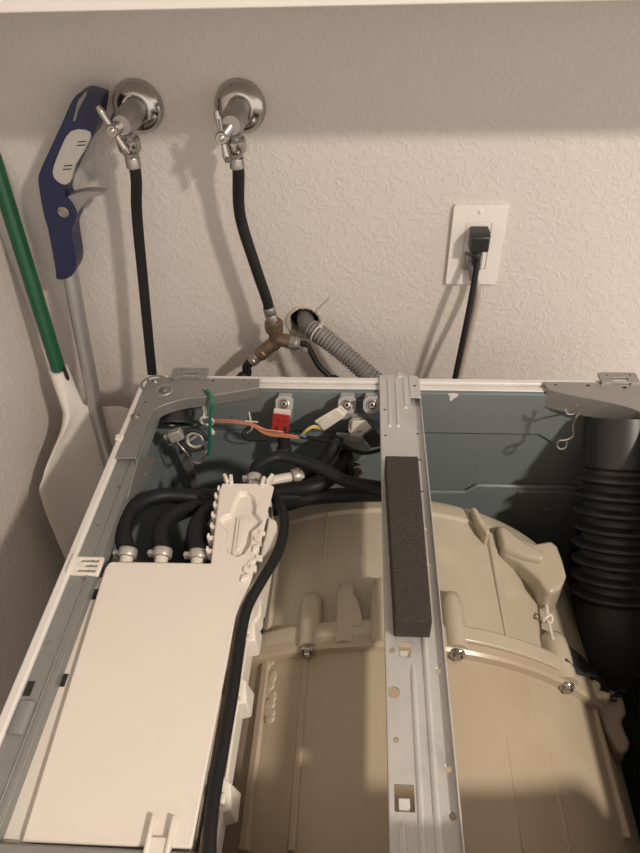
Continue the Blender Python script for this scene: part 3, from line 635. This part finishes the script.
# front clip
q = PZ(162, 832, ZD)
b = MB(); b.box((q.x-.0085, q.y-.02, ZD-.003), (q.x+.0085, q.y-.004, ZD+.004)); b.box((q.x-.0095, q.y-.02, ZD-.002), (q.x-.0060, q.y+.010, ZD+.006)); b.box((q.x+.0060, q.y-.02, ZD-.002), (q.x+.0095, q.y+.010, ZD+.006)); b.obj('front_clip', 'ivory', dh, bevel=.0012)
# nozzles and clamps on the back edge
def nozzle(px, py, d, parent, r=.0085):
    p = PZ(px, py, -.026); b = MB(); b.lathe(p-V(d)*.014, d, [(0, r*.82), (.014, r*.82), (.015, r*.95), (.0165, r*.95), (.018, r*.5)], 18); no = b.obj('nozzle', 'ivory', parent)
    b = MB(); b.lathe(p-V(d)*.002, d, [(0, r*1.12), (.001, r*1.2), (.009, r*1.2), (.010, r*1.12)], 22); b.obox(p+V(d)*.002+V((-r*1.3, 0, .001)), (1, 0, 0), (0, 1, 0), (0, 0, 1), .004, .0025, .0035); b.obj('hose_clamp', 'clamp', no, bevel=.0006)
    return p
dY = V((0, .96, .28)).normalized()
na, nb, nc = nozzle(127, 556, dY, dh), nozzle(162, 556, dY, dh), nozzle(198, 558, dY, dh)
nd = nozzle(254, 481, dY, dh, .0075)
# left rail and slotted catch
b = MB(); b.plate([(-.286, -.556), (-.3140, -.556), (-.3150, -.318), (-.298, -.318)], [], XY, -.040, -.016); b.obj('side_rail', 'cream', dh, bevel=.0015)
q = [(-.3340, -.326), (-.3050, -.326), (-.3050, -.304), (-.3340, -.304)]
b = MB(); b.plate(q, [rect(-.328, -.3225, -.309, -.3195), rect(-.322, -.3165, -.309, -.3135), rect(-.328, -.3105, -.309, -.3075)], XY, -.006, -.0015); b.box((-.336, -.326, -.006), (-.333, -.304, .003)); b.obj('slotted_catch', 'cream', dh, bevel=.0010)
for px, py in ((95, 592), (62, 678), (14, 783)):
    q = PZ(px, py, -.012); b = MB(); b.box((q.x-.008, q.y-.006, -.020), (q.x+.003, q.y+.006, -.0156)); b.obj('rail_notch', 'slot', dh)
q = PZ(24, 716, -.002); b = MB(); b.lathe(q+V((-.002, 0, -.006)), (0, 1, 0), [(-.015, .0085), (.012, .0085), (.014, .006)], 16); b.obj('flange_bump', 'flange', wm)

# ---------------------------------------------------------------- hoses inside
def hose(pts, r, name='inner_hose', m='black', n_=14): b = MB(); b.tube(pts, r, n_); return b.obj(name, m, wm)
hose([na+dY*.002, PZ(123, 528, -.022), PZ(135, 507, -.028), PZ(160, 496, -.035), PZ(195, 497, -.045), PZ(225, 501, -.055), PZ(260, 498, -.066), PZ(300, 496, -.068)], .0095)
hose([nb+dY*.002, PZ(161, 530, -.026), PZ(173, 516, -.034), PZ(197, 507, -.048), PZ(225, 508, -.060), PZ(270, 510, -.08)], .0095)
hose([nc+dY*.002, PZ(195, 534, -.026), PZ(201, 518, -.034), PZ(215, 505, -.05), PZ(235, 495, -.065), PZ(260, 487, -.07)], .0095)
hose([nd+dY*.005, PZ(258, 466, -.022), PZ(277, 457, -.024), PZ(300, 461, -.028), PZ(322, 469, -.034), PZ(346, 481, -.042), PZ(378, 487, -.05), PZ(410, 490, -.055)], .0078)
hose([PY(336, 440, -.062), PY(328, 456, -.085), PZ(316, 468, -.060), PZ(299, 476, -.066)], .0080)
hose([PZ(250, 497, -.066), PZ(282, 491, -.062), PZ(312, 487, -.058), PZ(330, 478, -.062), PZ(345, 463, -.075), PY(346, 455, -.065)], .0098)
hose([PZ(240, 508, -.078), PZ(290, 500, -.073), PZ(330, 496, -.070), PZ(380, 494, -.068), PZ(420, 494, -.075)], .0095)
b = MB(); b.tube([PZ(304, 474, -.063), PZ(290, 477, -.062), PZ(276, 480, -.060), PZ(266, 483, -.058)], [.0065, .0060, .0066, .0055], 14); b.obj('white_tube', 'ivory', wm)
p0 = PZ(300, 475, -.062); d0 = (PZ(292, 477, -.062)-p0).normalized()
b = MB(); b.lathe(p0, d0, [(0, .0092), (.001, .0098), (.009, .0098), (.010, .0092)], 20); b.obj('hose_clamp', 'clamp', wm)
p0 = PZ(350, 470, -.068); b = MB(); b.lathe(p0, (.6, .3, -.5), [(0, .0105), (.001, .0112), (.010, .0112), (.011, .010)], 20); b.obj('hose_clamp', 'blackp', wm)
b = MB(); b.tube([p0+V((.006, -.004, .008)), p0+V((.012, -.006, .012)), p0+V((.017, -.006, .002)), p0+V((.010, -.006, -.006))], .0014, 6); b.obj('clamp_wire', 'clamp', wm)
# black cord along the dispenser
hose([PZ(272, 494, -.040), PZ(281, 507, -.028), PZ(284, 525, -.020), PZ(278, 552, -.014), PZ(262, 580, -.010), PZ(247, 608, -.010), PZ(239, 645, -.011), PZ(233, 690, -.012), PZ(224, 740, -.012), PZ(214, 795, -.010), PZ(210, 830, -.008), PZ(209, 870, -.010), PZ(208, 905, -.03)], .0054, 'drum_cord')

# ---------------------------------------------------------------- inlet valves, wiring on the back panel
def solenoid(c, s_, parent_name='inlet_valve', m='valve', dirx=0.0):
    c = V(c); b = MB(); u = V((cos(dirx), 0, sin(dirx))); v = V((-sin(dirx), 0, cos(dirx)))
    b.plate([(s_*x, s_*y) for x, y in ((-1, -.55), (-.55, -1), (.55, -1), (1, -.55), (1, .55), (.55, 1), (-.55, 1), (-1, .55))], [], lambda a, e, w_: c+u*a+V((0, .60, .80))*e+V((0, -.8, .6))*w_, -.016, 0)
    o = b.obj(parent_name, m, wm, bevel=.0015)
    d = V((0, -.8, .6)); k = c+d*.0002
    b = MB(); b.lathe(k, d, [(-.004, s_*.62), (.0012, s_*.62), (.0016, s_*.5), (.0006, s_*.36), (.0030, s_*.34), (.0034, s_*.22)], 20); b.obj('coil_cap', 'satin', o, ang=30)
    b = MB(); b.lathe(k+d*.0036, d, [(0, s_*.16), (.0006, s_*.15)], 10); b.obj('coil_core', 'slot', o)
    b = MB(); b.box((c.x-s_*.8, c.y+.004, c.z-.03), (c.x+s_*.8, -.026, c.z+.004)); b.obj('valve_body', m, o, bevel=.002)
    return o
v1 = solenoid(PY(284, 404, -.046), .0115)
zc_ = PY(281, 422, -.060)
b = MB(); b.loft([[PY(p[0], p[1], y) for p in ((273, 413), (289.5, 415), (288.5, 433), (271, 431))] for y in (-.070, -.052)]); rc = b.obj('red_connector', 'red', v1, bevel=.0012)
b = MB(); b.loft([[PY(p[0], p[1], y) for p in ((274, 408), (291, 410), (290.5, 416), (273, 414))] for y in (-.066, -.050)]); b.obj('connector_shroud', 'ivory', v1, bevel=.001)
for px, py in ((278.5, 420), (284, 421)):
    b = MB(); q = PY(px, py, -.0702); b.lathe(q, (0, -1, 0), [(0, .0012), (.0004, .0012)], 8); b.obj('pin_hole', 'slot', rc)
for px in (276.5, 285):
    b = MB(); b.loft([[PY(p[0], p[1], y) for p in ((px-1.5, 427), (px+1.5, 427.3), (px+1.2, 431.5), (px-1.6, 431.2))] for y in (-.0708, -.0695)]); b.obj('connector_key', 'slot', rc)
b = MB(); q = PY(284, 440, -.055); b.lathe(q+V((0, 0, .012)), (0, -.25, -1), [(0, .0085), (.02, .0085), (.022, .0105), (.03, .0105)], 18); b.obj('outlet_spout', 'blackp', v1)
v2 = solenoid(PY(347, 405, -.048), .0120)
b = MB(); b.loft([[PY(p[0], p[1], y) for p in ((336, 408), (346, 416), (324, 431), (314, 421))] for y in (-.068, -.050)]); wc = b.obj('white_connector', 'ivory', v2, bevel=.0014)
b = MB(); b.loft([[PY(p[0], p[1], y) for p in ((340, 405), (348, 412), (345, 416), (336, 409))] for y in (-.066, -.046)]); b.obj('connector_shroud', 'ivory', v2, bevel=.001)
b = MB(); b.loft([[PY(p[0], p[1], y) for p in ((328, 416), (331, 419), (321, 426), (318, 423))] for y in (-.0700, -.067)]); b.obj('latch', 'ivory', wc, bevel=.0006)
v3 = solenoid(PY(372, 405, -.048), .0118)
v4 = solenoid(PY(358, 427, -.062), .0125, m='valve')
b = MB(); b.loft([[PY(p[0], p[1], y) for p in ((352, 421), (366, 420), (372, 428), (362, 438), (350, 436))] for y in (-.066, -.052)]); b.obj('valve_frame', 'ivory', v4, bevel=.0016)
b = MB(); b.loft([[PY(p[0], p[1], y) for p in ((362, 436), (374, 428), (382, 436), (381, 446), (371, 448))] for y in (-.074, -.054)]); b.obj('black_connector', 'blackp', v4, bevel=.0014)
b = MB(); b.loft([[PY(p[0], p[1], y) for p in ((373, 414), (382, 413), (382, 420), (375, 422))] for y in (-.064, -.050)]); b.obj('blue_latch', 'wblue', v3, bevel=.001)
b = MB(); b.loft([[PY(p[0], p[1], y) for p in ((356, 400), (361, 400), (361, 412), (356, 412))] for y in (-.056, -.045)]); b.obj('valve_spacer', 'blackp', v3, bevel=.001)
b = MB(); b.loft([[PY(p[0], p[1], y) for p in ((335, 432), (350, 433), (372, 448), (360, 462), (345, 455))] for y in (-.050, -.028)]); b.obj('valve_block', 'valve', v4, bevel=.003)
b = MB(); q = PY(336, 440, -.055); b.lathe(q, (-.3, -.35, -1), [(-.004, .0095), (.010, .0095), (.012, .0085), (.02, .0085)], 18); b.obj('outlet_spout', 'blackp', v4)
# wiring
def wire(pts, r, m, parent=wm, name='wire'): b = MB(); b.tube(pts, r, 8, sub=6); return b.obj(name, m, parent)
wire([PZ(206, 391, .005), PZ(209, 393, .007), PZ(211.5, 398, .006), PY(212, 406, -.060), PY(210, 420, -.060), PY(210, 440, -.060), PY(208, 455, -.06)], .0022, 'wgreen')
for k, (m_, o_) in enumerate((('wred', 0), ('worange', 1.6), ('wred', -1.2), ('worange', 3.0))):
    wire([PY(211, 420+o_*.4, -.05), PY(232, 421+o_*.5, -.06), PY(251, 424+o_*.4, -.065), PY(266, 431+o_, -.068), PY(285, 435+o_*.6, -.070), PY(300, 437+o_*.3, -.068)], .0013, m_)
wire([PY(251, 424, -.064), PY(262, 429, -.069), PY(276, 431, -.072), PY(283, 432, -.071)], .0012, 'worange')
for o_ in (0, 1.6): wire([PY(301, 436, -.068), PY(306, 430+o_, -.070), PY(313, 426+o_, -.068), PY(321, 427+o_, -.064)], .0012, 'wyellow')
wire([PY(300, 436.5, -.068), PY(318, 439, -.066), PY(338, 443, -.07), PY(352, 450, -.074), PY(366, 453, -.076), PY(385, 449, -.07)], .0026, 'black', name='wire_sheath')
wire([PY(300, 435, -.069), PY(306, 436.5, -.069)], .0024, 'wblue', name='wire_tape')
wire([PY(249, 412, -.055), PY(251, 422, -.064), PY(252, 429, -.066), PY(247, 433, -.060)], .0010, 'tie', name='cable_tie'); wire([PY(245, 421, -.064), PY(258, 422, -.066)], .0012, 'tie', name='cable_tie')
wire([PY(250, 426, -.06), PY(242, 433, -.055), PY(246, 440, -.05), PY(258, 441, -.05), PY(268, 440, -.055)], .0008, 'black')
# white tie loop, black grommet, grey cable loop at left
b = MB(); c = PY(207, 421, -.052); b.tube([c+V((.0085*cos(a), -.003*sin(a), .0095*sin(a))) for a in [2*pi*i/20 for i in range(21)]], .0019, 8, smooth=False); lo_ = b.obj('wire_clip', 'ivory', wm)
b = MB(); b.tube([PY(203, 404, -.045), PY(205, 411, -.048), c+V((-.002, 0, .009))], .0026, 8); b.obox(PY(203, 404, -.045), (1, 0, 0), (0, 1, 0), (0, 0, 1), .0065, .003, .002); b.obj('clip_anchor', 'ivory', lo_, bevel=.0006)
b = MB(); b.obox(PY(211, 432, -.055), (1, 0, .5), (0, 1, 0), (-.5, 0, 1), .004, .003, .004); b.obj('clip_catch', 'ivory', lo_, bevel=.001)
c = PY(172, 421, -.060)
b = MB(); b.lathe(c+V((0, .03, .018)), (.05, -.75, -.65), [(0, .020), (.030, .020), (.034, .0225), (.038, .0225), (.038, .018), (.02, .017), (.02, .001)], 28, cap=False); gm = b.obj('grommet', 'blackp', wm)
b = MB(); b.obox(PY(176, 435, -.078), (1, .2, .3), (0, 1, 0), (-.3, 0, 1), .0085, .005, .0075); b.obox(PY(166, 436, -.078), (1, 0, 0), (0, 1, 0), (0, 0, 1), .003, .004, .003); b.obj('grommet_clamp', 'clamp', gm, bevel=.001)
cc = PY(194, 440, -.075)
for k, r_ in enumerate((.0165, .0105)):
    b = MB(); b.tube([cc+V((r_*cos(a), .004*sin(a), r_*.85*sin(a)))+V((.0015*k, 0, 0)) for a in [2*pi*i/24 for i in range(22)]], .0030-.0008*k, 8); b.obj('coiled_cable', ('blackp', 'clamp')[k], wm)
wire([PY(177, 442, -.080), PY(184, 450, -.086), PY(193, 461, -.088), PY(201, 462, -.086), PY(206, 452, -.08), PY(207, 446, -.07)], .0017, 'satin', name='bail_wire')
wire([PY(184, 440, -.070), PY(190, 440, -.072), PY(198, 434, -.07)], .0022, 'clamp', name='bail_wire')
b = MB(); P = [PY(181, 445, -.05), PY(188, 465, -.045), PY(195, 487, -.04), PY(202, 520, -.034)]
b.loft([[p+V((-.006, 0, 0)), p+V((.006, 0, 0)), p+V((.006, .003, 0)), p+V((-.006, .003, 0))] for p in P]); b.obj('hanging_strap', 'steel', wm, bevel=.0008)
# small wire loop on the left catch
b = MB(); c = PZ(102, 547, -.012); b.tube([c+V((.0035*cos(a), .010*sin(a), .004*sin(a))) for a in [2*pi*i/16 for i in range(17)]], .0010, 6, smooth=False); b.obj('wire_eye', 'satin', wm)

# ---------------------------------------------------------------- bellows air duct on the right
bt = V((.288, -.055, -.045)); bb_ = V((.286, -.196, -.218)); d = (bb_-bt); Lb = d.length; d.normalize()
prof = [(-.02, .044), (0, .045), (.035, .046), (.042, .047)]
nr = 8; r0 = .046; step = (Lb-.052)/nr
for k in range(nr):
    h0 = .046+k*step; prof += [(h0, .0425), (h0+step*.22, .0435), (h0+step*.45, .0535), (h0+step*.62, .0540), (h0+step*.85, .0435), (h0+step*.98, .0425)]
b = MB(); b.lathe(bt, d, prof, 40); bel = b.obj('bellows_duct', 'bellows', wm, ang=45)
b = MB(); b.tube([bb_-d*.006, bb_+d*.03, bb_+d*.065+V((-.004, .004, -.006)), bb_+d*.095+V((-.018, .012, -.022)), bb_+d*.115+V((-.045, .025, -.05)), bb_+d*.12+V((-.08, .03, -.09))], [.044, .045, .045, .044, .042, .040], 32); b.obj('duct_elbow', 'bellows', bel)
b = MB(); rings = []
for i in range(22):
    th = .66+.86*i/21; rings.append([on_tub(th, y_, r_) for y_, r_ in ((-.280, .288), (-.284, .296), (-.316, .299), (-.320, .288))])
b.loft(rings); b.obj('tub_seal', 'bellows', wm, bevel=.003)
b = MB(); rings = [on_tub(.66+.7*i/15, -.322-.006*sin(i), .3075) for i in range(16)]; b.tube(rings, .0022, 8); b.obj('seal_bead', 'bellows', wm)
# coil spring deep at the right
b = MB(); c = V((.300, -.345, -.24)); b.tube([c+V((.010*cos(a), .010*sin(a), -.0011*a)) for a in [i*.45 for i in range(110)]], .0016, 6, smooth=False); b.obj('suspension_spring', 'black', wm)
# steel wire hook under the right bracket
wire([PZ(584, 411, -.012), PY(577, 416, -.075), PY(573, 425, -.075), PY(573, 436, -.078), PY(566, 440, -.08), PY(559, 441, -.08), PY(557, 446, -.082), PY(561, 449, -.084), PY(566, 447, -.083), PY(567, 441, -.08), PY(573, 437, -.079)], .0014, 'satin', name='wire_hook')
wire([PY(577, 405, -.07), PY(575, 413, -.072), PY(568, 414, -.072), PY(565, 409, -.07)], .0015, 'satin', name='wire_hook')
